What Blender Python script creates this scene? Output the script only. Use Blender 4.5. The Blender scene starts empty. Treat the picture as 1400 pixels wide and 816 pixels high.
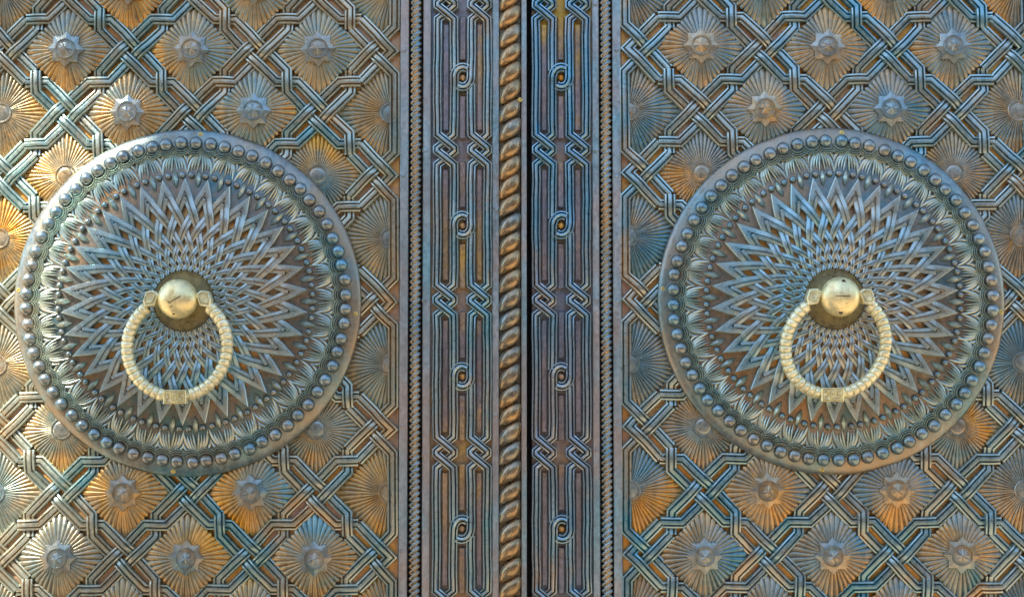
import bpy, math, random
from math import sin, cos, pi, radians, sqrt, hypot, atan2
from mathutils import Vector
random.seed(7)
scene = bpy.context.scene
COL = scene.collection
Z0 = 1.35                       # height of the picture's centre above the ground

# ------------------------------------------------------------------ camera
cam_d = bpy.data.cameras.new('camera'); cam = bpy.data.objects.new('camera', cam_d); COL.objects.link(cam)
cam.location = (0.0, -2.3, Z0 - 0.135)
aim = Vector((0.0, 0.0, Z0)) - cam.location
cam.rotation_euler = aim.to_track_quat('-Z', 'Y').to_euler()
cam_d.sensor_width = 36.0
cam_d.lens = 36.0 * aim.length / 1.4
cam_d.clip_start = 0.05; cam_d.clip_end = 6000
scene.camera = cam

# ------------------------------------------------------------------ sky, sun, exposure
SUN_EL, SUN_AZ = radians(46), radians(219)
w = bpy.data.worlds.new('World'); scene.world = w; w.use_nodes = True
nt = w.node_tree
bg = nt.nodes['Background']; sky = nt.nodes.new('ShaderNodeTexSky')
sky.sky_type = 'NISHITA'; sky.sun_disc = False
sky.sun_elevation = SUN_EL; sky.sun_rotation = SUN_AZ
sky.air_density = 1.0; sky.dust_density = 0.3; sky.ozone_density = 1.6
nt.links.new(sky.outputs[0], bg.inputs[0]); bg.inputs[1].default_value = 0.13
sd = bpy.data.lights.new('sun', 'SUN'); sun = bpy.data.objects.new('sun', sd); COL.objects.link(sun)
sd.energy = 4.0; sd.angle = radians(0.9); sd.color = (1.0, 0.93, 0.82)
SDIR = Vector((sin(SUN_AZ) * cos(SUN_EL), cos(SUN_AZ) * cos(SUN_EL), sin(SUN_EL)))
sun.rotation_euler = (-SDIR).to_track_quat('-Z', 'Y').to_euler()
sun.location = (-3, -3, 5)
vs = scene.view_settings
vs.view_transform = 'Standard'; vs.look = 'None'; vs.exposure = 1.9; vs.gamma = 1.0; vs.use_curve_mapping = False

# ------------------------------------------------------------------ materials
def patina(name, stops, metallic=0.85, rough=(0.3, 0.5), scale=9.0, wear_highlight=None, bump=0.25, fine=160.0, blotch=None, streak=0.3, bscale=3.2, chroma=1.35):
    """aged metal: a ramp of real metal / patina tones over two noises in object space of the place"""
    def rich(c):                                     # a little more chroma, same lightness
        if c is None: return None
        l = 0.3 * c[0] + 0.55 * c[1] + 0.15 * c[2]
        return tuple(max(0.01, l + (q - l) * chroma) for q in c)
    stops, wear_highlight, blotch = [rich(c) for c in stops], rich(wear_highlight), rich(blotch)
    m = bpy.data.materials.new(name); m.use_nodes = True
    N, L = m.node_tree.nodes, m.node_tree.links
    b = N['Principled BSDF']
    g = N.new('ShaderNodeNewGeometry')
    n1 = N.new('ShaderNodeTexNoise'); n1.inputs['Scale'].default_value = scale; n1.inputs['Detail'].default_value = 6; n1.inputs['Roughness'].default_value = 0.62
    n1.inputs['Distortion'].default_value = 0.6
    L.new(g.outputs['Position'], n1.inputs['Vector'])
    r = N.new('ShaderNodeValToRGB'); els = r.color_ramp.elements
    lo, hi = 0.34, 0.68
    for i, c in enumerate(stops):
        p = lo + (hi - lo) * i / max(1, len(stops) - 1)
        e = els[i] if i < 2 else els.new(p)
        e.position = p; e.color = (*c, 1)
    L.new(n1.outputs['Fac'], r.inputs['Fac'])
    col = r.outputs['Color']
    n2 = N.new('ShaderNodeTexNoise'); n2.inputs['Scale'].default_value = fine; n2.inputs['Detail'].default_value = 4; n2.inputs['Roughness'].default_value = 0.7
    L.new(g.outputs['Position'], n2.inputs['Vector'])
    mul = N.new('ShaderNodeMapRange'); mul.inputs[1].default_value = 0.25; mul.inputs[2].default_value = 0.75; mul.inputs[3].default_value = 0.68; mul.inputs[4].default_value = 1.3
    L.new(n2.outputs['Fac'], mul.inputs[0])
    vm = N.new('ShaderNodeVectorMath'); vm.operation = 'SCALE'
    L.new(col, vm.inputs[0]); L.new(mul.outputs[0], vm.inputs['Scale'])
    col = vm.outputs[0]
    ms = N.new('ShaderNodeMapping'); ms.inputs['Scale'].default_value = (70, 70, 9)
    L.new(g.outputs['Position'], ms.inputs['Vector'])
    ns = N.new('ShaderNodeTexNoise'); ns.inputs['Scale'].default_value = 1.0; ns.inputs['Detail'].default_value = 5; ns.inputs['Roughness'].default_value = 0.65
    L.new(ms.outputs[0], ns.inputs['Vector'])
    sr = N.new('ShaderNodeMapRange'); sr.inputs[1].default_value = 0.3; sr.inputs[2].default_value = 0.7; sr.inputs[3].default_value = 1 - streak; sr.inputs[4].default_value = 1 + streak * 0.7
    L.new(ns.outputs['Fac'], sr.inputs[0])
    vs2 = N.new('ShaderNodeVectorMath'); vs2.operation = 'SCALE'
    L.new(col, vs2.inputs[0]); L.new(sr.outputs[0], vs2.inputs['Scale']); col = vs2.outputs[0]
    if blotch:                                       # larger areas of another patina
        n3 = N.new('ShaderNodeTexNoise'); n3.inputs['Scale'].default_value = bscale; n3.inputs['Detail'].default_value = 7; n3.inputs['Roughness'].default_value = 0.68
        mp = N.new('ShaderNodeMapping'); mp.inputs['Location'].default_value = (3.1, 7.7, 1.9)
        L.new(g.outputs['Position'], mp.inputs['Vector']); L.new(mp.outputs[0], n3.inputs['Vector'])
        mr = N.new('ShaderNodeMapRange'); mr.inputs[1].default_value = 0.46; mr.inputs[2].default_value = 0.66; mr.inputs[4].default_value = 0.8
        L.new(n3.outputs['Fac'], mr.inputs[0])
        mx = N.new('ShaderNodeMix'); mx.data_type = 'RGBA'
        L.new(mr.outputs[0], mx.inputs['Factor']); L.new(col, mx.inputs['A']); mx.inputs['B'].default_value = (*blotch, 1)
        col = mx.outputs['Result']
    if wear_highlight:                                         # rubbed edges, brightened further as painted highlights for contrast
        pr = N.new('ShaderNodeMapRange'); pr.inputs[1].default_value = 0.515; pr.inputs[2].default_value = 0.60; pr.inputs[4].default_value = 0.75
        L.new(g.outputs['Pointiness'], pr.inputs[0])
        mw = N.new('ShaderNodeMix'); mw.data_type = 'RGBA'
        L.new(pr.outputs[0], mw.inputs['Factor']); L.new(col, mw.inputs['A']); mw.inputs['B'].default_value = (*wear_highlight, 1)
        col = mw.outputs['Result']
    L.new(col, b.inputs['Base Color'])
    rr = N.new('ShaderNodeMapRange'); rr.inputs[1].default_value = 0.3; rr.inputs[2].default_value = 0.7; rr.inputs[3].default_value = rough[0]; rr.inputs[4].default_value = rough[1]
    L.new(n2.outputs['Fac'], rr.inputs[0]); L.new(rr.outputs[0], b.inputs['Roughness'])
    b.inputs['Metallic'].default_value = metallic
    bp = N.new('ShaderNodeBump'); bp.inputs['Strength'].default_value = bump; bp.inputs['Distance'].default_value = 0.0012
    L.new(n2.outputs['Fac'], bp.inputs['Height']); L.new(bp.outputs[0], b.inputs['Normal'])
    return m

M_STRAP = patina('patinated_strap_bronze', [(0.12, 0.28, 0.29), (0.25, 0.31, 0.29), (0.46, 0.34, 0.21)], metallic=0.75, wear_highlight=(0.54, 0.60, 0.52), rough=(0.24, 0.42), blotch=(0.44, 0.30, 0.17))
M_STRAPB = patina('blue_strap_bronze', [(0.10, 0.26, 0.30), (0.22, 0.29, 0.29), (0.44, 0.32, 0.20)], metallic=0.75, wear_highlight=(0.51, 0.60, 0.56), rough=(0.24, 0.42), blotch=(0.40, 0.29, 0.17))
M_GROUND = patina('copper_ground', [(0.58, 0.27, 0.11), (0.64, 0.38, 0.17), (0.42, 0.30, 0.28)], metallic=0.65, rough=(0.32, 0.5), blotch=(0.34, 0.29, 0.27))
M_FAN = patina('fan_bronze', [(0.60, 0.33, 0.09), (0.40, 0.29, 0.16), (0.18, 0.28, 0.27)], metallic=0.75, wear_highlight=(0.60, 0.55, 0.42), rough=(0.28, 0.44), blotch=(0.19, 0.28, 0.27), chroma=1.2)
M_FANB = patina('blue_fan_bronze', [(0.56, 0.31, 0.10), (0.30, 0.27, 0.20), (0.13, 0.25, 0.28)], metallic=0.75, wear_highlight=(0.56, 0.55, 0.48), rough=(0.28, 0.44), blotch=(0.14, 0.25, 0.29), chroma=1.2)
M_STAR = patina('star_bronze', [(0.46, 0.32, 0.17), (0.32, 0.32, 0.28), (0.20, 0.30, 0.32)], metallic=0.75, rough=(0.26, 0.4))
M_MARGIN = patina('blue_grey_margin', [(0.24, 0.39, 0.42), (0.34, 0.38, 0.38), (0.44, 0.35, 0.29)], metallic=0.6, rough=(0.3, 0.5), scale=6, blotch=(0.40, 0.33, 0.28))
M_BRAID = patina('braid_bronze', [(0.10, 0.26, 0.29), (0.21, 0.29, 0.30), (0.38, 0.29, 0.20)], metallic=0.75, wear_highlight=(0.46, 0.55, 0.53), rough=(0.24, 0.42), blotch=(0.32, 0.24, 0.18))
M_BRAIDB = patina('blue_braid_bronze', [(0.07, 0.21, 0.28), (0.15, 0.24, 0.28), (0.32, 0.25, 0.19)], metallic=0.75, wear_highlight=(0.42, 0.51, 0.52), rough=(0.24, 0.42), blotch=(0.26, 0.21, 0.19))
M_BGROUND = patina('braid_ground', [(0.20, 0.22, 0.25), (0.30, 0.25, 0.23), (0.58, 0.38, 0.15)], metallic=0.7, rough=(0.3, 0.5), scale=5)
M_ROPE = patina('rope_bronze', [(0.22, 0.25, 0.23), (0.33, 0.25, 0.16), (0.40, 0.28, 0.17)], metallic=0.75, rough=(0.2, 0.34), bump=0.1)
M_TROPE = patina('thin_rope_bronze', [(0.34, 0.26, 0.17), (0.18, 0.25, 0.27)], rough=(0.2, 0.34), scale=14)
M_MED = patina('medallion_ground', [(0.34, 0.22, 0.13), (0.22, 0.20, 0.17), (0.10, 0.20, 0.22)], metallic=0.7, rough=(0.3, 0.45))
M_RIM = patina('medallion_rim', [(0.14, 0.26, 0.29), (0.31, 0.28, 0.23)], metallic=0.75, rough=(0.26, 0.44), blotch=(0.36, 0.25, 0.15))
M_STUD = patina('stud_bronze', [(0.18, 0.29, 0.32), (0.32, 0.29, 0.24)], metallic=0.8, rough=(0.28, 0.38), bump=0.06)
M_LEAF = patina('palmette_bronze', [(0.12, 0.27, 0.29), (0.34, 0.30, 0.21)], metallic=0.75, wear_highlight=(0.52, 0.57, 0.50), rough=(0.24, 0.4))
M_WEAVE = patina('woven_strap_bronze', [(0.12, 0.29, 0.33), (0.24, 0.32, 0.33), (0.42, 0.34, 0.24)], metallic=0.75, wear_highlight=(0.52, 0.62, 0.60), rough=(0.24, 0.42), blotch=(0.40, 0.30, 0.20))
M_MEDG = patina('medallion_weave_ground', [(0.60, 0.32, 0.14), (0.56, 0.36, 0.20), (0.28, 0.26, 0.23)], metallic=0.65, rough=(0.32, 0.5))
M_PLATE = patina('dark_bronze_plate', [(0.10, 0.09, 0.08), (0.18, 0.14, 0.09)], rough=(0.24, 0.4))
M_BACK = patina('olive_back_plate', [(0.24, 0.22, 0.15), (0.36, 0.31, 0.18)], metallic=0.75, rough=(0.24, 0.4), scale=30)
M_BRASS = patina('polished_brass', [(0.86, 0.73, 0.32), (0.92, 0.83, 0.44)], metallic=0.65, rough=(0.28, 0.46), scale=25, bump=0.14, streak=0.15, blotch=(0.76, 0.63, 0.28), bscale=26, chroma=0.95)
M_BRASSG = patina('tarnished_brass', [(0.82, 0.78, 0.42), (0.94, 0.89, 0.54)], metallic=0.5, rough=(0.28, 0.48), scale=25, bump=0.16, streak=0.15, blotch=(0.68, 0.62, 0.32), bscale=30, chroma=0.9)
M_DARK = patina('dark_recess_metal', [(0.03, 0.03, 0.03), (0.05, 0.045, 0.04)], metallic=0.5, rough=(0.5, 0.7))
M_SCREW = patina('screw_brass', [(0.80, 0.66, 0.32), (0.66, 0.56, 0.30)], rough=(0.3, 0.4), scale=30)
M_STONE = patina('warm_paving_stone', [(0.38, 0.26, 0.14), (0.45, 0.31, 0.18), (0.42, 0.30, 0.19)], metallic=0.0, rough=(0.7, 0.9), scale=1.5, fine=40, chroma=1.0)
M_HORIZON = patina('horizon_blocker_stone', [(0.16, 0.13, 0.10), (0.22, 0.18, 0.14)], metallic=0.0, rough=(0.7, 0.9), scale=2, fine=50, chroma=1.0)
M_BLOCKER = patina('sun_blocker_stone', [(0.40, 0.33, 0.25), (0.46, 0.39, 0.30)], metallic=0.0, rough=(0.7, 0.9), scale=3, fine=60, chroma=1.0)

# ------------------------------------------------------------------ helpers (plane units: 1 = 1 mm; x right, y down, h proud of the door)
def W(px, py, h=0.0):
    return Vector(((px - 700) / 1000.0, -h / 1000.0, Z0 + (408 - py) / 1000.0))

class MB:
    def __init__(self): self.v = []; self.f = []
    def add(self, verts, faces):
        o = len(self.v); self.v += verts; self.f += [tuple(i + o for i in f) for f in faces]; return self
    def mesh(self, name, mat, smooth=40.0):
        me = bpy.data.meshes.new(name)
        me.from_pydata([(x / 1000.0, -h / 1000.0, -y / 1000.0) for x, y, h in self.v], [], self.f)
        me.update()
        if smooth:
            me.polygons.foreach_set('use_smooth', [True] * len(me.polygons))
            me.set_sharp_from_angle(angle=radians(smooth))
        me.materials.append(mat)
        return me

def put(name, me, parent=None, at=(0, 0), h=0.0, roty=0.0, label=None, kind=None):
    """link one object; `at` is a plane point, made relative to the parent's own plane point"""
    o = bpy.data.objects.new(name, me); COL.objects.link(o)
    if parent is not None:
        o.parent = parent
        pa = parent['_at']; pr = parent.get('_r', 0.0)
        o.location = ((at[0] - pa[0]) / 1000.0, -h / 1000.0, -(at[1] - pa[1]) / 1000.0)
    else:
        o.location = W(at[0], at[1], h)
    if roty: o.rotation_euler = (0, roty, 0)
    o['_at'] = [float(at[0]), float(at[1])]
    if label: o['label'] = label
    if kind: o['kind'] = kind
    return o

def box(x0, x1, y0, y1, h0, h1, bev=0.8):
    b = bev
    v = [(x0, y0, h0), (x1, y0, h0), (x1, y1, h0), (x0, y1, h0),
         (x0, y0, h1 - b), (x1, y0, h1 - b), (x1, y1, h1 - b), (x0, y1, h1 - b),
         (x0 + b, y0 + b, h1), (x1 - b, y0 + b, h1), (x1 - b, y1 - b, h1), (x0 + b, y1 - b, h1)]
    f = [(0, 1, 2, 3)] + [(i, i + 4, (i + 1) % 4 + 4, (i + 1) % 4) for i in range(4)] + [(i + 4, i + 8, (i + 1) % 4 + 8, (i + 1) % 4 + 4) for i in range(4)] + [(8, 11, 10, 9)]
    return v, [tuple(reversed(q)) for q in f]

def lathe(prof, n=48, cx=0, cy=0):
    """prof: list of (r, h) from outside in; a last r of 0 closes the top"""
    v = []; f = []
    for r, h in prof:
        if r == 0: v.append((cx, cy, h))
        else: v += [(cx + r * cos(2 * pi * k / n), cy + r * sin(2 * pi * k / n), h) for k in range(n)]
    for i in range(len(prof) - 1):
        a = i * n
        for k in range(n):
            k2 = (k + 1) % n
            if prof[i + 1][0] == 0: f.append((a + k2, a + k, a + n))
            else: f.append((a + k2, a + k, a + n + k, a + n + k2))
    return v, f

def sweep(pts, prof, base=None, caps=True):
    """pts: (x, y, h, width-scale); prof: (u, v) left to right, v None = the absolute height `base`"""
    n = len(pts); m = len(prof); v = []; f = []
    for i, p in enumerate(pts):
        def d(a, b):
            l = hypot(b[0] - a[0], b[1] - a[1]) or 1e-9
            return ((b[0] - a[0]) / l, (b[1] - a[1]) / l)
        t0 = d(pts[i - 1], p) if i else None
        t1 = d(p, pts[i + 1]) if i < n - 1 else None
        if t0 is None: t0 = t1
        if t1 is None: t1 = t0
        n0 = (-t0[1], t0[0]); n1 = (-t1[1], t1[0])
        bx, by = n0[0] + n1[0], n0[1] + n1[1]
        l = hypot(bx, by) or 1e-9; bx /= l; by /= l
        c = max(0.30, bx * n0[0] + by * n0[1])
        s = p[3] / c
        for u, hv in prof:
            h = base if hv is None else p[2] + hv * (p[3] if base is None else 1)
            v.append((p[0] + bx * u * s, p[1] + by * u * s, h))
    for i in range(n - 1):
        for k in range(m - 1):
            a = i * m + k
            f.append((a, a + 1, a + m + 1, a + m))
    if caps:
        f.append(tuple(range(m - 1, -1, -1))); f.append(tuple((n - 1) * m + k for k in range(m)))
    return v, f

def smooth01(t): t = max(0, min(1, t)); return t * t * (3 - 2 * t)

def resample(poly, amp, flat=4.5, step=60):
    """poly: list of (x, y, cross) with cross +1 over, -1 under, None at bends -> (x, y, h, 1)"""
    s = [0.0]
    for a, b in zip(poly, poly[1:]): s.append(s[-1] + hypot(b[0] - a[0], b[1] - a[1]))
    cr = [(s[i], p[2]) for i, p in enumerate(poly) if p[2] is not None]
    def hh(t):
        if not cr: return 0.0
        if t <= cr[0][0]: return amp * cr[0][1] * (1 - smooth01((cr[0][0] - t - flat) / 14))
        if t >= cr[-1][0]: return amp * cr[-1][1] * (1 - smooth01((t - cr[-1][0] - flat) / 14))
        for (a, ca), (b, cb) in zip(cr, cr[1:]):
            if a <= t <= b:
                d = b - a
                k = smooth01((t - a - flat) / max(1e-6, d - 2 * flat)) if d < 40 else None
                if k is not None: return amp * (ca + (cb - ca) * k)
                up = 1 - smooth01((t - a - flat) / 14); dn = 1 - smooth01((b - t - flat) / 14)
                return amp * (ca * up + cb * dn)
    cut = set(round(x, 3) for x in s)
    for c, _ in cr:
        for o in (-12, -flat, 0, flat, 12):
            if 0 < c + o < s[-1]: cut.add(round(c + o, 3))
    ts = sorted(cut); out = []
    i = 0; last = -9
    bends = set(round(s[k], 3) for k in range(len(s)))
    for t in ts:
        if t - last < 1.2 and t not in bends: continue
        while i < len(s) - 2 and t > s[i + 1] + 1e-6: i += 1
        d = s[i + 1] - s[i] or 1e-9; k = (t - s[i]) / d
        a, b = poly[i], poly[i + 1]
        out.append((a[0] + (b[0] - a[0]) * k, a[1] + (b[1] - a[1]) * k, hh(t), 1.0)); last = t
    return out

REED = [(-8.0, None), (-7.8, 3.0), (-6.9, 4.9), (-5.0, 5.3), (-3.5, 2.7), (-2.4, 5.4), (0, 5.8), (2.4, 5.4), (3.5, 2.7), (5.0, 5.3), (6.9, 4.9), (7.8, 3.0), (8.0, None)]

# ------------------------------------------------------------------ the place: ground in front of the door and the unseen blocker added to shade it
def world_mesh(name, verts, faces, mat):
    me = bpy.data.meshes.new(name); me.from_pydata(verts, [], faces); me.update(); me.materials.append(mat)
    o = bpy.data.objects.new(name, me); COL.objects.link(o); return o
g = world_mesh('ground', [(-2500, -2500, 0), (2500, -2500, 0), (2500, 2500, 0), (-2500, 2500, 0)], [(0, 1, 2, 3)], M_STONE)
g['kind'] = 'structure'

# ------------------------------------------------------------------ shared meshes
HP = 86.3          # half period of the lattice
HPY = 86.5
A = 15.0           # half length of the kinks
B = 18.0           # border strap beyond the outermost column

def fan_mesh(name, nray, rend, r0=13.0, top=14.0, edge=-4.0, amp=2.0, t0=0.0, t1=2 * pi, pw=1.5, rref=72.0, jit=0.0, seed=0):
    rnd = random.Random(seed)
    mb = MB(); v = []; f = []
    full = abs(t1 - t0 - 2 * pi) < 1e-6
    sub = [(0.0, 0.0), (0.16, 0.62), (0.38, 1.0), (0.66, 1.0), (0.86, 0.62)]
    cols = []
    for k in range(nray):
        jl = 1 - jit * rnd.random()
        ht = 0.75 + 0.5 * rnd.random()
        for u, pl in sub:
            cols.append((t0 + (t1 - t0) * (k + u) / nray, pl * ht, jl * (0.955 + 0.045 * pl)))
    if not full: cols.append((t1, 0.0, 0.95))
    R = [0.0, 0.18, 0.45, 0.75, 0.95, 1.0, 1.0]
    m = len(R)
    for th, pl, jl in cols:
        re = max(r0 * 0.3, rend(th) * jl); r00 = r0; r0_ = min(r0, re * 0.9)
        for i, q in enumerate(R):
            r = r0_ + (re - r0_) * q
            h = edge + (top - edge) * (1 - min(1, r / rref) ** pw) + pl * amp * min(1.0, (r - r0) / 26.0 + 0.12)
            if i == 5: h -= 1.1
            if i == 6: h = -9
            v.append((r * cos(th), r * sin(th), h))
    n = len(cols)
    for k in range(n if full else n - 1):
        k2 = (k + 1) % n
        for i in range(m - 1):
            f.append((k * m + i, k * m + i + 1, k2 * m + i + 1, k2 * m + i))
    mb.add(v, f)
    return mb

def diamond_end(c, ox=0.0, wall=None, cap=1e9):
    def r(th):
        cx, sy = cos(th), sin(th); best = cap
        for nx, ny in ((1, 1), (1, -1), (-1, 1), (-1, -1)):
            d = nx * cx + ny * sy
            if d > 1e-6: best = min(best, (c - nx * ox) / d)
        if wall is not None:
            side, dist = wall
            if side * cx > 1e-6: best = min(best, dist / (side * cx))
        return best
    return r
CELL = HP - A - 6.5
ME_FAN = [fan_mesh('rosette', 40, diamond_end(CELL, cap=60), t0=-pi / 40, t1=2 * pi - pi / 40, jit=0.03, seed=s).mesh('rosette', M_FAN) for s in range(4)]
ME_PFAN = fan_mesh('plain_fan', 52, diamond_end(CELL), r0=9, top=6.5, edge=-4, amp=1.8, pw=1.3, t0=-pi / 52, t1=2 * pi - pi / 52).mesh('plain_fan', M_FAN)
def half_fan(side, off):
    wall = (side, B - 5.5 - off)
    return fan_mesh('border_fan', 52, diamond_end(CELL, ox=side * off, wall=wall), r0=4, top=4.0, edge=-4, amp=1.7, pw=1.3, t0=-pi / 52, t1=2 * pi - pi / 52).mesh('border_fan', M_FAN)

def star_mesh(n, ro, ri, hc, ho, hi, base, rot=0.0, ridge=True):
    v = [(0, 0, hc)]; f = []
    for k in range(2 * n):
        r = ro if k % 2 == 0 else ri
        t = rot + pi * k / n - pi / 2
        v.append((r * cos(t), r * sin(t), ho if k % 2 == 0 else hi))
    for k in range(2 * n):
        r = ro if k % 2 == 0 else ri
        t = rot + pi * k / n - pi / 2
        v.append((r * cos(t), r * sin(t), base))
    N = 2 * n
    for k in range(N):
        k2 = (k + 1) % N
        f.append((0, 1 + k2, 1 + k)); f.append((1 + k, 1 + k2, 1 + N + k2, 1 + N + k))
    return MB().add(v, f)
ME_STAR8 = star_mesh(8, 25.0, 18.6, 21.5, 15.6, 16.6, 7.0).mesh('star', M_STAR, smooth=0)
ME_BOSS = MB().add(*lathe([(14.4, 14), (14.2, 19.4), (13.4, 20.4), (12.4, 20.4), (11.8, 19.2), (11.0, 19.2), (4, 19.6), (0, 19.7)], 32)).mesh('boss', M_STAR)
ME_STAR6 = [star_mesh(6, 9.8, 4.3, 22.4, 19.9, 19.6, 18.0, rot=a).mesh('boss_star', M_STAR, smooth=0) for a in (0.0, 0.25, -0.2)] + [star_mesh(5, 9.8, 4.0, 22.4, 19.9, 19.6, 18.0).mesh('boss_star', M_STAR, smooth=0)]
def clip_boss(side, lim):
    v, f = lathe([(14.6, 1), (14.4, 4.6), (13.6, 5.4), (12.4, 5.4), (11.6, 4.0), (10.6, 4.0), (9.8, 4.8), (6, 5.1), (3, 5.3), (0, 5.3)], 32)
    return MB().add([(side * min(side * x, lim), y, h) for x, y, h in v], f).mesh('boss', M_STAR)
ME_PBOSS = MB().add(*lathe([(14.8, 0), (14.6, 6.2), (13.8, 7.2), (12.8, 7.2), (12.0, 5.6), (11.0, 5.6), (10.2, 6.4), (7, 6.7), (3, 6.9), (0, 6.9)], 32)).mesh('boss', M_STAR)
ME_SCREW = MB().add(*lathe([(3.2, -1), (3.1, 1.0), (2.5, 1.5), (1.5, 1.5), (1.2, 0.9), (0, 0.9)], 16)).mesh('screw', M_SCREW)
ME_RIVET = MB().add(*lathe([(3.6, -1), (3.5, 0.5), (2.9, 0.6), (2.6, 0.2), (2.2, 0.3), (1.8, 1.2), (0, 1.7)], 16)).mesh('rivet', M_MARGIN)

# big rope lobe
def lobe():
    v = []; f = []; nu, nv = 18, 7
    tilt = radians(41)
    for j in range(nv + 1):
        e = (pi / 2) * j / nv
        for i in range(nu):
            t = 2 * pi * i / nu
            a = 23.0 * (abs(cos(t)) ** 0.9) * (1 if cos(t) >= 0 else -1) * cos(e) ** 0.8
            b = (11.4 + 1.3 * cos(t)) * sin(t) * cos(e) ** 0.8
            x = a * cos(tilt) + b * sin(tilt) * 0.9; y = -a * sin(tilt) + b * cos(tilt)
            x = 14.6 * math.tanh(x / 14.6 * 1.05) / math.tanh(1.25) if abs(x) < 40 else x
            h = 3 + 13 * sin(e) ** 0.75 * sqrt(max(0.05, 1 - (x / 17.5) ** 2))
            v.append((x, y, h))
    for j in range(nv):
        for i in range(nu):
            i2 = (i + 1) % nu
            f.append((j * nu + i, (j + 1) * nu + i, (j + 1) * nu + i2, j * nu + i2))
    return MB().add(v, f)
ME_LOBE = lobe().mesh('rope_lobe', M_ROPE, smooth=70)

# ------------------------------------------------------------------ lattice strands
def lattice(imax=3, jlo=-7, jhi=7):
    """all strap polylines of one lattice panel, relative to its centre"""
    P = {}
    pieces = []
    def pt(x, y, c=None): return (x, y, c)
    def isM(i2, j2):                                 # M at (i2+.5, j2+.5)
        return -imax <= i2 < imax and jlo <= j2 < jhi
    def mtype(i, j): return '/' if (i + j) % 2 == 0 else '\\'
    for i in range(-imax, imax):
        for j in range(jlo, jhi):
            mx, my = (i + .5) * HP, (j + .5) * HPY
            ho = 1 if mtype(i, j) == '/' else -1
            pieces.append([pt(mx - A, my), pt(mx, my, ho), pt(mx + A, my)])
            pieces.append([pt(mx, my - A), pt(mx, my, -ho), pt(mx, my + A)])
    for i in range(-imax, imax + 1):
        for j in range(jlo, jhi + 1):
            if (i + j) % 2 == 0: continue
            x, y = i * HP, j * HPY
            M = lambda di, dj: (x + di * .5 * HP, y + dj * .5 * HPY)
            if -imax < i < imax:
                if jlo < j < jhi:
                    ll, ur, ul, lr = M(-1, 1), M(1, -1), M(-1, -1), M(1, 1)
                    # lower-right '/' line: ll right end -> (0,A) under -> (A,0) over -> ur bottom end
                    pieces.append([pt(ll[0] + A, ll[1]), pt(x, y + A, -1), pt(x + A, y, 1), pt(ur[0], ur[1] + A)])
                    pieces.append([pt(ll[0], ll[1] - A), pt(x - A, y, 1), pt(x, y - A, -1), pt(ur[0] - A, ur[1])])
                    pieces.append([pt(ul[0] + A, ul[1]), pt(x, y - A, 1), pt(x + A, y, -1), pt(lr[0], lr[1] - A)])
                    pieces.append([pt(ul[0], ul[1] + A), pt(x - A, y, -1), pt(x, y + A, 1), pt(lr[0] - A, lr[1])])
            elif i == imax and jlo < j < jhi:
                ul, ll = M(-1, -1), M(-1, 1)
                pieces.append([pt(ul[0] + A, ul[1]), pt(x, y - A, 1), pt(x + A, y), pt(x, y + A, -1), pt(ll[0] + A, ll[1])])
                if j + 2 < jhi:
                    y2 = y + 2 * HPY
                    pieces.append([pt(ul[0], ul[1] + A), pt(x - A, y, -1), pt(x, y + A, 1), pt(x + B, y + A + B), pt(x + B, y2 - A - B), pt(x, y2 - A, -1), pt(x - A, y2, 1), pt(x - .5 * HP, y2 + .5 * HPY - A)])
            elif i == -imax and jlo < j < jhi:
                ur, lr = M(1, -1), M(1, 1)
                pieces.append([pt(ur[0] - A, ur[1]), pt(x, y - A, -1), pt(x - A, y), pt(x, y + A, 1), pt(lr[0] - A, lr[1])])
                if j + 2 < jhi:
                    y2 = y + 2 * HPY
                    pieces.append([pt(ur[0], ur[1] + A), pt(x + A, y, 1), pt(x, y + A, -1), pt(x - B, y + A + B), pt(x - B, y2 - A - B), pt(x, y2 - A, 1), pt(x + A, y2, -1), pt(x + .5 * HP, y2 + .5 * HPY - A)])
    key = lambda p: (round(p[0], 1), round(p[1], 1))
    ends = {}
    for k, pc in enumerate(pieces):
        ends.setdefault(key(pc[0]), []).append(k); ends.setdefault(key(pc[-1]), []).append(k)
    used = set(); strands = []
    for k in range(len(pieces)):
        if k in used: continue
        used.add(k); line = list(pieces[k])
        for side in (1, 0):
            while True:
                e = key(line[-1] if side else line[0])
                nx = [q for q in ends[e] if q not in used]
                if not nx: break
                q = nx[0]; used.add(q); pc = pieces[q]
                if side:
                    if key(pc[0]) != e: pc = pc[::-1]
                    line += pc[1:]
                else:
                    if key(pc[-1]) != e: pc = pc[::-1]
                    line = pc[:-1] + line
        strands.append(line)
    return strands

def lattice_meshes(ylo, yhi, hole):
    """swept strap runs, without what lies wholly under the medallion or outside the leaf"""
    out = []
    for line in lattice():
        pts = resample(line, 2.6)
        run = []
        def flush():
            if len(run) > 1: out.append(list(run))
            run.clear()
        for p in pts:
            ok = ylo < p[1] < yhi and hypot(p[0], p[1]) > hole
            if ok: run.append(p)
            else:
                if run: run.append(p); flush()
                run.clear()
                last_bad[0] = p
                continue
            if len(run) == 1 and last_bad[0] is not None and hypot(last_bad[0][0] - p[0], last_bad[0][1] - p[1]) < 70:
                run.insert(0, last_bad[0])
            last_bad[0] = None
        flush(); last_bad[0] = None
    return out
last_bad = [None]
LATTICE_RUNS = lattice_meshes(-560, 560, 222)

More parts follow.
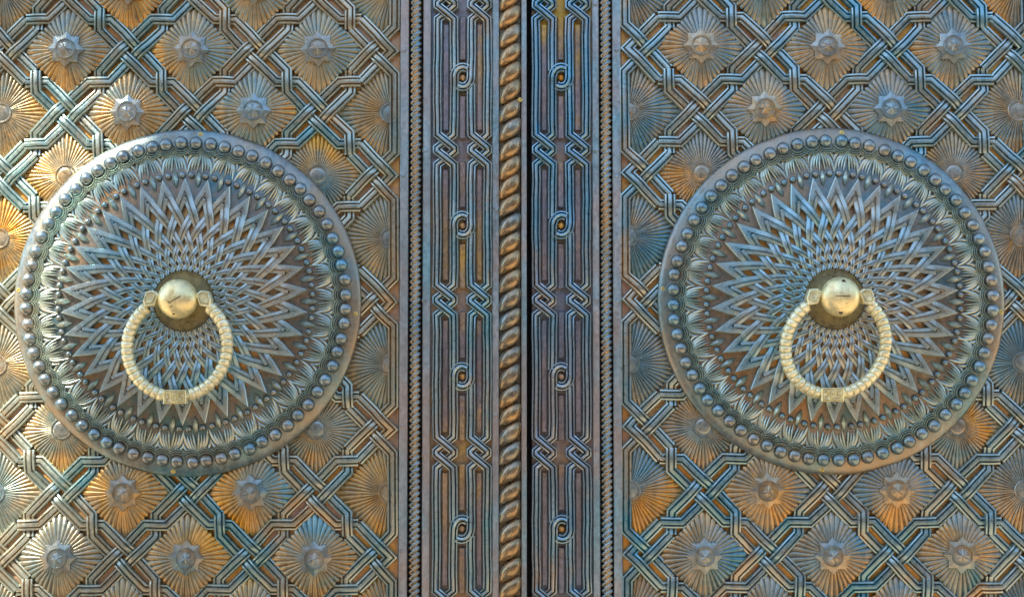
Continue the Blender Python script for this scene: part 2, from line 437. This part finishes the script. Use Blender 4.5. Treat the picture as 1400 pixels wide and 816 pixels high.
# ------------------------------------------------------------------ medallion pieces (all drawn at twelve o'clock, about the medallion's axis)
NT = 34
def HM(r): return 12.0 + 22.0 * (1 - (min(r, 236) / 236.0) ** 2)
prof = [(236.5, -0.5), (236.5, 8.5), (235.6, 10.8), (233.5, 12.2)] + [(r, HM(r) + (1.6 if r > 205 else 0)) for r in (230, 222, 214, 206.5)] + [(r, HM(r)) for r in (205, 195, 180, 165, 140, 115, 90, 65, 45)] + [(0, HM(0))]
mbm = MB(); v, f = lathe(prof, 128); mbm.add(v, f)
ME_MED = mbm.mesh('medallion', M_MED, smooth=45)
ME_MED.materials.append(M_RIM); ME_MED.materials.append(M_MEDG)
for p in ME_MED.polygons:
    c = p.center; r = hypot(c.x, c.z) * 1000
    if r > 206: p.material_index = 1
    elif r < 150: p.material_index = 2

def chevron():
    tn = math.tan(radians(23.5)); rt = 148.5; rin = 41.5
    step = (2 * pi / NT) / 2
    def arm(sg):
        pts = []
        n = 30
        for i in range(n + 1):
            r = rt * (rin / rt) ** (i / n)
            dth = tn * math.log(rt / r)
            k = dth / step                           # crossing number
            h = 2.3 * cos(pi * (k - 1)) * sg * (r / rt) ** 0.7
            if k < 0.5: h *= smooth01(k / 0.5)
            th = -pi / 2 + sg * dth
            pts.append((r * cos(th), r * sin(th), HM(r) + 8.5 * (r / rt) ** 0.6 - 0.6 + h, (r / rt) ** 0.88))
        return pts
    a1, a2 = arm(1), arm(-1)
    pts = a1[::-1] + a2[1:]
    pr = [(-7.5, -14), (-7.3, 2.2), (-6.3, 3.6), (-2.1, 4.0), (-1.3, 2.2), (-0.2, 2.2), (0.6, 3.9), (6.1, 3.4), (7.2, 2.2), (7.5, -14)]
    return MB().add(*sweep(pts, pr))
ME_CHEV = chevron().mesh('woven_strap', M_WEAVE, smooth=35)

def ball(r, cx, cy, ch, n=16, m=6, low=-0.35, flat=1.0):
    pr = []
    for i in range(m + 1):
        e = low + (pi / 2 - low) * i / m
        pr.append((r * cos(e), ch + r * flat * sin(e)) if i < m else (0, ch + r * flat))
    return lathe(pr, n, cx, cy)
mb = MB(); mb.add(*ball(9.2, 0, -217.0, HM(217) + 3.2, 22, 8, flat=0.9))
ME_STUD = mb.mesh('stud', M_STUD, smooth=80)

def ribbon(p0, p1, p2, w, hgt, base, n=8, tip=0.0, root=0.35):
    """leaf along a quadratic curve; points are (u, r) with r the radius from the axis"""
    pts = []
    for i in range(n + 1):
        t = i / n
        u = (1 - t) ** 2 * p0[0] + 2 * t * (1 - t) * p1[0] + t * t * p2[0]
        r = (1 - t) ** 2 * p0[1] + 2 * t * (1 - t) * p1[1] + t * t * p2[1]
        s = root + (1 - root) * sin(pi * t) ** 0.8 if t < 0.5 else max(0.06, sin(pi * t) ** 0.8)
        pts.append((u, -r, HM(r) + base, max(0.05, s)))
    pr = [(-w, -1.5), (-w * 0.85, hgt * 0.45), (0, hgt), (w * 0.85, hgt * 0.45), (w, -1.5)]
    v, f = sweep(pts, pr)
    return v, f
mb = MB()
for s in (-1, 1):
    mb.add(*ribbon((s * 1.5, 203), (s * 14.5, 198), (s * 16.2, 173), 2.6, 2.2, 1.6))
    mb.add(*ribbon((s * 1.2, 202), (s * 10.2, 196), (s * 11.4, 180), 2.3, 2.5, 1.9))
    mb.add(*ribbon((s * 0.8, 203), (s * 6.2, 196), (s * 7.4, 180), 2.1, 2.8, 2.2))
    mb.add(*ribbon((s * 0.4, 202), (s * 2.6, 193), (s * 4.0, 176), 1.9, 3.1, 2.4))
    mb.add(*ribbon((s * 7, 201), (s * 17.5, 203), (s * 18.2, 187), 1.9, 1.8, 1.4))
ME_PALM = mb.mesh('palmette', M_LEAF, smooth=30)
mb = MB()
for R0, hh in ((11.2, 3.2), (14.2, 2.9), (17.0, 2.5)):
    span = radians(72 if R0 < 14 else 62)
    pts = []
    for i in range(13):
        t = pi / 2 - span + 2 * span * i / 12
        x, y = R0 * cos(t), -216.3 + R0 * sin(t) * 0.98
        r = hypot(x, y)
        pts.append((x, y, HM(r) + 2.8, 0.45 + 0.55 * sin(pi * (i + 0.6) / 13.2)))
    mb.add(*sweep(pts, [(-1.35, -1.5), (-1.0, hh * 0.6), (0, hh), (1.0, hh * 0.6), (1.35, -1.5)]))
ME_SCAL = mb.mesh('scallop', M_LEAF, smooth=50)
mb = MB(); mb.add(*ball(4.5, 9.6, -171.5, HM(171) + 2.2, 14, 6)); ME_BEAD1 = mb.mesh('bead', M_STUD, smooth=80)
mb = MB(); mb.add(*ball(4.5, -9.6, -171.5, HM(171) + 2.2, 14, 6)); ME_BEAD2 = mb.mesh('bead', M_STUD, smooth=80)
mb = MB()
pts = []
for i in range(11):
    t = i / 10; r = 179.5 - 25 * t
    pts.append((0, -r, HM(r) + 1.0 + 2.2 * sin(pi * t), max(0.05, sin(pi * t) ** 0.85)))
mb.add(*sweep(pts, [(-4.3, -4), (-3.7, 1.4), (0, 5.2), (3.7, 1.4), (4.3, -4)]))
ME_BUD = mb.mesh('bud', M_LEAF, smooth=25)

# ------------------------------------------------------------------ braided strip pieces
BREED = [(-6.5, None), (-6.3, 3.2), (-5.5, 5.4), (-4.0, 5.6), (-2.8, 2.0), (-1.9, 5.6), (0, 6.4), (1.9, 5.6), (2.8, 2.0), (4.0, 5.6), (5.5, 5.4), (6.3, 3.2), (6.5, None)]
CROSS = [-204, 2.5, 204, 410.5, 617.5, 824, 1030]
CURL = [-100, 104, 308, 514.5, 720.5, 927]
YTOP, YBOT = -90, 905
def jig(x, k): return x + 0.5 * sin(k * 2.1 + x)
def cross_pts(xa, xb, yc, first):
    """strand passing the double crossing: xa -> xb -> xa; first = it goes over first"""
    d = 1 if first else -1
    s = 21
    return [(xa, yc - s, None), ((xa + xb) / 2, yc - s / 2 - 1, d), (xb, yc - 2, None), (xb, yc + 2, None), ((xa + xb) / 2, yc + s / 2 + 1, -d), (xa, yc + s, None)]
def braid(leaf, xs, hbase, mat):
    x1, x2, x3, x4 = xs
    def emit(poly, nm='braid_strap'):
        pts = resample(poly, 2.1, flat=4)
        ph = random.uniform(0, 6)
        fine_ = []
        for p, q in zip(pts, pts[1:]):
            n_ = max(1, int(hypot(q[0] - p[0], q[1] - p[1]) / 22))
            fine_ += [tuple(p[c] + (q[c] - p[c]) * t / n_ for c in range(4)) for t in range(n_)]
        pts = fine_ + [pts[-1]]
        pts = [(x + 0.45 * sin(y * 0.045 + ph) + 0.25 * sin(y * 0.13 + 2 * ph), y, h + hbase, 1.0) for x, y, h, s in pts]
        mb = MB().add(*sweep([(p[0] - x1, p[1] - 408, p[2], 1) for p in pts], BREED, base=hbase - 7.5))
        put(nm, mb.mesh(nm, mat, smooth=35), leaf, (x1, 408))
    for xa, xb, first in ((x1, x2, True), (x4, x3, False)):
        poly = [(xa, YTOP, None)]
        for yc in CROSS[1:-1]: poly += cross_pts(xa, xb, yc, first)
        poly.append((xa, YBOT, None)); emit(poly)
    xc = (x2 + x3) / 2; rx = (x3 - x2) / 2
    for k, yc in enumerate(CROSS[1:-1]):
        yu, yl = CURL[k], CURL[k + 1]
        # inner strand of the first pair: hooks over at its top, ends beneath the next curl
        arc = [(xc + rx * cos(radians(t)), yu - 13.8 * sin(radians(t)), None) for t in (55, 72, 90, 108, 126, 144, 162, 180)]
        arc = [(a_, b_, 0.8) for a_, b_, c_ in arc[:-1]] + [arc[-1]]
        poly = arc + cross_pts(x2, x1, yc, False) + [(x2, yl - 9, None)]
        poly = [p for p in poly if True]
        emit(poly)
        arc = [(xc + rx * cos(radians(t)), yl - 13.8 * sin(radians(t)), None) for t in (0, -18, -36, -54, -72, -90, -108, -125)]
        arc = [arc[0]] + [(a_, b_, 0.8) for a_, b_, c_ in arc[1:]]
        poly = [(x3, yu + 9, None)] + cross_pts(x3, x4, yc, True) + arc
        emit(poly)
    bars = []
    for k, (ya, yb) in enumerate(zip(CROSS[:-1], CROSS[1:])):
        for xa, xb in ((x1, x2), (x3, x4)): bars.append(((xa + xb) / 2, ya + 27, yb - 27, xb - xa))
        yk = CURL[k]
        bars.append((xc, ya + 16, yk - 25, x3 - x2)); bars.append((xc, yk + 25, yb - 16, x3 - x2))
    for xb, ya, yb, w in bars:
        ya, yb = max(ya, YTOP), min(yb, YBOT)
        if yb - ya < 8: continue
        hw = w / 2 - 6.5 - 1.1; L_ = (yb - ya) / 2
        put('infill_bar', MB().add(*box(-hw, hw, -L_, L_, -7, hbase + random.uniform(-0.3, 0.5), 1.0)).mesh('infill_bar', M_BGROUND, smooth=0), leaf, (xb + random.uniform(-.3, .3), (ya + yb) / 2))
    me = MB().add(*ball(5.4, 0, 0, hbase - 2, 14, 5, low=0)).mesh('curl_boss', M_GROUND, smooth=80)
    for yk in CURL[1:-1]: put('curl_boss', me, leaf, (xc, yk))

# ------------------------------------------------------------------ a door leaf
def thin_rope(leaf, xc, h0):
    R = 8.2; p = 8.2; v = []; f = []; nth = 13; dy = 1.05
    n = int((YBOT - YTOP) / dy)
    for i in range(n + 1):
        y = YTOP + i * dy
        for k in range(nth):
            th = pi * k / (nth - 1)                  # 0 = right, pi = left
            x = -R * cos(th)
            ph = (y + 0.62 * x * 0.9) / p
            q = abs(sin(pi * ph)) ** 0.75
            rr = R * (0.56 + 0.46 * q)
            v.append((-rr * cos(th), y - 408, h0 + rr * sin(th) * 0.85))
    for i in range(n):
        for k in range(nth - 1):
            a = i * nth + k
            f.append((a, a + 1, a + nth + 1, a + nth))
    put('thin_rope_moulding', MB().add(v, f).mesh('thin_rope_moulding', M_TROPE, smooth=60), leaf, (xc, 408), kind='stuff')

def plate(leaf, name, x0, x1, h0, h1, mat, y0=YTOP, y1=YBOT, bev=1.0):
    xm = (x0 + x1) / 2; ym = (y0 + y1) / 2
    return put(name, MB().add(*box(x0 - xm, x1 - xm, y0 - ym, y1 - ym, h0, h1, bev)).mesh(name, mat, smooth=0), leaf, (xm, ym))

def build_leaf(name, label, cx, cy, med, fan_off_in, inner, xlo, xhi):
    """cx, cy: centre of the lattice; inner: +1 when the meeting edge is to the right"""
    leaf = put(name, None, None, (cx, 408 + Z0 * 1000))
    leaf['label'] = label; leaf['category'] = 'door'
    # slab from the ground to above the picture
    slab = plate(leaf, 'door_slab', xlo, xhi, -58, -10.2, M_BGROUND, y0=-900, y1=408 + Z0 * 1000 - 8)
    return leaf

def furnish(leaf, cx, cy, med, inner):
    # straps
    for i, run in enumerate(LATTICE_RUNS):
        mx = sum(p[0] for p in run) / len(run); my = sum(p[1] for p in run) / len(run)
        mb = MB().add(*sweep([(x - mx + 0.6 * sin(y * 0.07 + cx) + 0.4 * sin(x * 0.11 + y * 0.05), y - my + 0.6 * sin(x * 0.06 + cx) + 0.4 * sin(y * 0.12), h, s) for x, y, h, s in run], REED, base=-9))
        put('lattice_strap', mb.mesh('lattice_strap', M_STRAP if inner > 0 else M_STRAPB, smooth=35), leaf, (cx + mx, cy + my))
    # rosettes
    hin, hout = half_fan(inner, 13.0), half_fan(-inner, 4.0)
    fans, pfan = ME_FAN, ME_PFAN
    if inner < 0:                                    # the right leaf has weathered bluer
        fans = [m.copy() for m in ME_FAN]; pfan = ME_PFAN.copy()
        for m in fans + [pfan, hin, hout]: m.materials[0] = M_FANB
    bin_, bout = clip_boss(inner, B - 5.5 - 13), clip_boss(-inner, B - 5.5 - 4)
    n = 0
    for i in range(-3, 4):
        for j in range(-6, 7):
            if (i + j) % 2: continue
            if hypot(i, j) * HP < 200: continue
            x, y = cx + i * HP, cy + j * HPY
            if y < YTOP or y > YBOT: continue
            n += 1
            if abs(i) == 3:
                off = (13.0 if i * inner > 0 else 4.0) * (1 if i > 0 else -1)
                o = put('border_fan', hin if i * inner > 0 else hout, leaf, (x + off, y))
                put('boss', bin_ if i * inner > 0 else bout, o, (x + off, y))
            elif abs(i) == 2 and abs(j) == 2:
                o = put('plain_fan', pfan, leaf, (x, y)); put('boss', ME_PBOSS, o, (x, y))
            else:
                x += random.uniform(-.9, .9); y += random.uniform(-.9, .9)
                o = put('rosette', fans[n % 4], leaf, (x, y), h=random.uniform(-1, .6), roty=random.uniform(-.03, .03))
                put('star', ME_STAR8, o, (x, y), h=random.uniform(-.4, .4), roty=random.uniform(-.06, .06))
                put('boss', ME_BOSS, o, (x, y)); put('boss_star', ME_STAR6[random.choice((0, 0, 1, 2, 3))], o, (x, y), roty=random.uniform(-.3, .3))
    # medallion
    md = put('medallion', ME_MED, leaf, med)
    for k in range(NT):
        a = 2 * pi * k / NT
        put('woven_strap', ME_CHEV, md, med, roty=a)
        b = a + pi / NT
        pm_ = put('palmette', ME_PALM, md, med, roty=b + random.uniform(-.008, .008)); pm_.scale = (random.uniform(.93, 1.04), random.uniform(.95, 1.04), random.uniform(.994, 1.004))
        put('bud', ME_BUD, md, med, roty=b)
        put('bead', ME_BEAD1, md, med, roty=b); put('bead', ME_BEAD2, md, med, roty=b)
    for k in range(2 * NT):
        a = 2 * pi * (k + 0.5) / (2 * NT)
        st = put('stud', ME_STUD, md, med, roty=a + random.uniform(-.005, .005)); st.scale = (random.uniform(.985, 1.0), random.uniform(.94, 1.03), random.uniform(.994, 1.002))
        put('scallop', ME_SCAL, md, med, roty=a)
    md.rotation_euler = (0, 0.018 if inner < 0 else 0.0, 0)
    return md

# left leaf
CXL, CYL, CXR, CYR = 261.0, 412.6, 1132.3, 409.2
left = build_leaf('door_leaf', 'bronze door leaf left of the dark gap, carrying the thick twisted rope moulding', CXL, CYL, None, 0, 1, -45, 719.5)
plate(left, 'rebate', 712, 740, -75, -58.5, M_DARK, y0=-900, y1=408 + Z0 * 1000 - 8)
plate(left, 'lattice_ground', -45, 546, -10, -5.5, M_GROUND)
plate(left, 'plain_margin', 546.5, 558, -10, 5, M_MARGIN)
thin_rope(left, 567.7, 0.5)
plate(left, 'rope_bed', 558.5, 577, -10, -5, M_DARK)
plate(left, 'braid_ground', 577.5, 676, -10, -6.0, M_BGROUND)
plate(left, 'plain_margin', 577.8, 588.5, -6.0, 3.6, M_MARGIN)
plate(left, 'plain_margin', 673, 682.5, -6.0, 4.0, M_MARGIN)
rope = plate(left, 'rope_moulding', 682.5, 712, -6, 2.0, M_PLATE)
y = YTOP + 7
while y < YBOT - 8:
    lo = put('rope_lobe', ME_LOBE, rope, (697 + random.uniform(-.5, .5), y + random.uniform(-.7, .7)), h=random.uniform(-.8, .4), roty=random.uniform(-.05, .05)); lo.scale = (1, random.uniform(.93, 1.05), random.uniform(.96, 1.03)); y += 26.0
plate(left, 'meeting_edge', 712.5, 720, -40, 6, M_MARGIN)
braid(left, (597.5, 620.5, 644, 666.5), 1.0, M_BRAID)
furnish(left, CXL, CYL, (258.4, 413.6), 1)

right = build_leaf('door_leaf', 'bronze door leaf right of the dark gap, without the thick rope moulding', CXR, CYR, None, 0, -1, 727, 1445)
plate(right, 'lattice_ground', 850, 1445, -10, -5.5, M_GROUND)
plate(right, 'plain_margin', 838, 849.5, -10, 5, M_MARGIN)
thin_rope(right, 829, 0.5)
plate(right, 'rope_bed', 820.5, 837.5, -10, -5, M_DARK)
plate(right, 'braid_ground', 727, 820, -10, -6.0, M_BGROUND)
plate(right, 'plain_margin', 810, 819.5, -6.0, 3.6, M_MARGIN)
braid(right, (733, 755.5, 779, 802), 1.0, M_BRAIDB)
furnish(right, CXR, CYR, (1134.6, 411.2), -1)

for leaf, pts in ((left, [(580.5, 205, 3.6), (580.5, 411, 3.6), (581, 620, 3.6), (551, 240, 5), (551, 582, 5), (679, 286, 4), (679, 567, 4), (551, 66, 5), (551, 750, 5)]),
                  (right, [(815.5, 205, 3.6), (815.5, 409, 3.6), (815.5, 615, 3.6), (844, 241, 5), (844, 582, 5), (844, 412, 5), (844, 66, 5), (844, 750, 5), (815, 2, 3.6)])):
    for x, y, h in pts: put('rivet', ME_RIVET, leaf, (x, y), h=h)
put('screw', ME_SCREW, left, (711, 136), h=10)
for leaf, c in ((left, (258.4, 413.6)), (right, (1134.6, 411.2))):
    for a in (0, 90, 180, 270):
        t = radians(a + 4)
        put('screw', ME_SCREW, leaf, (c[0] + 229.5 * sin(t), c[1] - 229.5 * cos(t)), h=14.0)

# ------------------------------------------------------------------ knockers
def knocker(label, cx, cy, tick, swing):
    k = put('door_knocker', None, None, (cx, cy), h=HM(0)); k['label'] = label; k['category'] = 'knocker'; k['group'] = 'ring knockers on the medallions'
    put('mounting_plate', MB().add(*lathe([(40.5, -2), (40.5, 2.2), (39.6, 3.2), (38.2, 3.2), (37.4, 2.2), (36.6, 2.2), (18, 3.6), (0, 3.6)], 64)).mesh('mounting_plate', M_BACK), k, (cx, cy))
    put('stem', MB().add(*lathe([(19, 3.0), (18.5, 5), (15, 8), (12.5, 14), (12, 24), (15, 28), (0, 29)], 32)).mesh('stem', M_BRASSG), k, (cx, cy))
    kh = 44.0
    pr = [(8, kh - 25)]
    for i in range(1, 15):
        e = -radians(62) + (radians(152)) * i / 15
        pr.append((26.4 * cos(e), kh + (26.4 if e < 0 else 17.0) * sin(e)))
    pr.append((0, kh + 17.0))
    knob = put('knob', MB().add(*lathe(pr, 48)).mesh('knob', M_BRASS, smooth=80), k, (cx, cy))
    def top(x, y): return kh + 17.0 * sqrt(max(0, 1 - (x * x + y * y) / 26.4 ** 2))
    def stroke(pts, w, nm='engraved_line'):
        mb = MB(); P = []
        for (x0, y0), (x1, y1) in zip(pts, pts[1:]):
            for i in range(5):
                t = i / 4; P.append((x0 + (x1 - x0) * t, y0 + (y1 - y0) * t))
        P2 = [P[0]] + [b for a, b in zip(P, P[1:]) if hypot(b[0] - a[0], b[1] - a[1]) > 0.05]
        mb.add(*sweep([(x, y, top(x, y), 1) for x, y in P2], [(-w, -1), (-w, 0.12), (w, 0.12), (w, -1)]))
        put(nm, mb.mesh(nm, M_PLATE, smooth=0), knob, (cx, cy))
    def hole(x, y, r):
        put('screw_hole', MB().add(*lathe([(r, top(x, y) - 1.5), (r, top(x, y) + 0.25), (0, top(x, y) + 0.25)], 14, x, y)).mesh('screw_hole', M_PLATE), knob, (cx, cy))
    if tick:
        stroke([(-10, 3), (-8, 6), (7, -3)], 0.6); stroke([(-7, 12.5), (-5.5, 10.5), (-3, 10.5)], 0.5); hole(-3, 20, 1.6)
    else:
        stroke([(-9, 0), (10, 0)], 0.55); hole(2.5, -19.5, 2.6); hole(-1.5, 20.5, 2.8); hole(5, 9.5, 0.7); hole(0, -10, 0.6)
    # ring: hangs from the knob, its foot lying near the medallion
    R = 66.3; h_top, h_bot = 40.0, 24.0
    yc = 62.8; SW = radians(swing)
    tilt = math.atan2(h_top - h_bot, 2 * R)
    def rp(phi, rho, tau):
        """phi: 0 at the foot, positive to the right; tau round the tube (0 = outward, 90 = towards the viewer)"""
        rr = R + rho * cos(tau)
        lx, ly, lh = rr * sin(phi), rr * cos(phi), rho * sin(tau)
        lx -= (ly + R) * math.tan(SW)
        s = ly / R                                    # -1 top, +1 bottom
        return (lx, yc + ly, (h_top + h_bot) / 2 - (h_top - h_bot) / 2 * s + lh)
    END = radians(142)
    v = []; f = []; n = 72; m = 10
    for i in range(n + 1):
        p = -END + 2 * END * i / n
        for q in range(m): v.append(rp(p, 5.6, 2 * pi * q / m))
    for i in range(n):
        for q in range(m):
            f.append((i * m + q, i * m + (q + 1) % m, (i + 1) * m + (q + 1) % m, (i + 1) * m + q))
    ring = put('ring', MB().add(v, [tuple(reversed(x)) for x in f]).mesh('ring', M_BRASSG, smooth=60), k, (cx, cy))
    nco = 17; a0 = radians(14.5); pitch = (END - a0) / nco
    for s in (-1, 1):
        for c in range(nco):
            pm = s * (a0 + pitch * (c + 0.5)); v = []; f = []; n = 8; m = 14
            for i in range(n + 1):
                t = -1 + 2 * i / n
                for q in range(m):
                    tau = 2 * pi * q / m
                    ph = pm + pitch * (0.53 * t + 0.20 * sin(tau))
                    rho = 6.9 + 1.5 * max(0, 1 - t * t) ** 0.55 - (1.6 if abs(t) == 1 else 0)
                    v.append(rp(ph, rho, tau))
            for i in range(n):
                for q in range(m):
                    f.append((i * m + q, (i + 1) * m + q, (i + 1) * m + (q + 1) % m, i * m + (q + 1) % m))
            put('coil', MB().add(v, f).mesh('coil', M_BRASSG, smooth=80), ring, (cx, cy))
    # plaque at the foot
    fy, fh = yc + R, h_bot; pcx = cx - 2 * R * math.tan(SW)
    pq = put('plaque', MB().add(*box(-15, 15, fy - 9.3, fy + 9.0, fh - 7, fh + 9.6, 1.2)).mesh('plaque', M_BRASSG, smooth=0), k, (pcx, cy))
    mb = MB(); hz = fh + 9.6
    def bar(x0, x1, y0, y1): mb.add(*box(x0, x1, fy + y0, fy + y1, hz - 0.5, hz + 1.0, 0.2))
    bar(-13.6, 13.6, -8.0, -6.9); bar(-13.6, 13.6, 6.7, 7.8); bar(-13.6, -12.5, -6.8, 6.6); bar(12.5, 13.6, -6.8, 6.6)
    bar(-10.8, -7.0, -4.9, -3.5); bar(-7.9, -6.4, -3.4, 1.2); bar(-10.8, -6.4, 1.3, 2.7); bar(-10.8, -9.4, 2.8, 5.2)
    bar(-4.2, -2.8, -5.0, 3.4); bar(-4.2, 3.2, 3.5, 5.0); bar(1.8, 3.2, -5.0, 3.4); bar(-1.2, 0.2, -2.6, 1.6)
    bar(5.4, 10.8, -5.0, -3.7); bar(5.4, 6.8, -3.6, -0.9); bar(5.4, 10.8, -0.8, 0.5); bar(9.4, 10.8, 0.6, 3.6); bar(5.4, 10.8, 3.7, 5.0)
    put('raised_sign', mb.mesh('raised_sign', M_SCREW, smooth=0), pq, (pcx, cy))
    # lugs either side of the knob
    for s in (-1, 1):
        outer = [(24, -6), (31, -11), (41, -10), (45, 2), (43, 11), (30, 9)]
        v = []; f = []
        n = len(outer)
        cxo = sum(p[0] for p in outer) / n; cyo = sum(p[1] for p in outer) / n
        lev = [(1.0, kh - 15), (1.0, kh + 3.5), (0.86, kh + 5.0), (0.74, kh + 5.0), (0.68, kh + 3.2), (0.60, kh + 3.2), (0.54, kh + 5.4), (0.42, kh + 5.4), (0.36, kh + 4.0), (0.05, kh + 4.0)]
        for q, h in lev:
            for (x, y) in outer: v.append((s * (cxo + (x - cxo) * q), cyo + (y - cyo) * q, h))
        for i in range(len(lev) - 1):
            for a in range(n):
                b = (a + 1) % n; F = (i * n + b, i * n + a, (i + 1) * n + a, (i + 1) * n + b)
                f.append(F if s > 0 else F[::-1])
        put('lug', MB().add(v, f).mesh('lug', M_BRASSG, smooth=0), k, (cx, cy))
    return k
knocker('brass ring knocker with a tick scratched on its knob, on the left medallion', 258.4, 413.2, True, 2.0)
knocker('brass ring knocker with a straight line across its knob, on the right medallion', 1133.6, 410.4, False, 4.0)

# unseen blocker, added and outlined to leave a sun patch at the left
def sun_blocker():
    """outline given where its shadow edge falls on the door, carried back along the sun's ray to where the pier stands"""
    y0, y1 = -3.5, -3.2
    t = -y1 / (-SDIR.y); sx, sz = SDIR.x * t, SDIR.z * t
    edge = [(-640, 1700 + 1000 * sz), (-640, 760), (-580, 690), (-610, 560), (-590, 470), (-565, 360), (-535, 240), (-525, 190), (-560, -240), (-1300, -280), (-1300, -700), (950, -700), (950, 1700 + 1000 * sz)]
    pts = [(x / 1000 + sx, max(0.0, Z0 + (408 - y) / 1000 + sz)) for x, y in edge]
    n = len(pts)
    v = [(x, y1, z) for x, z in pts] + [(x, y0, z) for x, z in pts]
    f = [tuple(range(n)), tuple(range(2 * n - 1, n - 1, -1))] + [(i, i + n, (i + 1) % n + n, (i + 1) % n) for i in range(n)]
    o = world_mesh('unseen_sun_blocker', v, f, M_BLOCKER)
    o['label'] = 'unseen stone slab added to cut the sun down to a patch on the left'; o['category'] = 'sun_blocker'
sun_blocker()
# unseen wall, added to darken the horizon that the metal reflects
cw = world_mesh('horizon_blocker', [(x, y, z) for z in (0.004, 4.3) for x, y in ((-40, -8.0), (40, -8.0), (40, -8.6), (-40, -8.6))],
                [(0, 3, 2, 1), (4, 5, 6, 7), (0, 1, 5, 4), (1, 2, 6, 5), (2, 3, 7, 6), (3, 0, 4, 7)], M_HORIZON)
cw['label'] = 'unseen dark wall added to darken the horizon reflected in the door'; cw['category'] = 'wall'

for o in scene.objects:
    if '_at' in o: del o['_at']
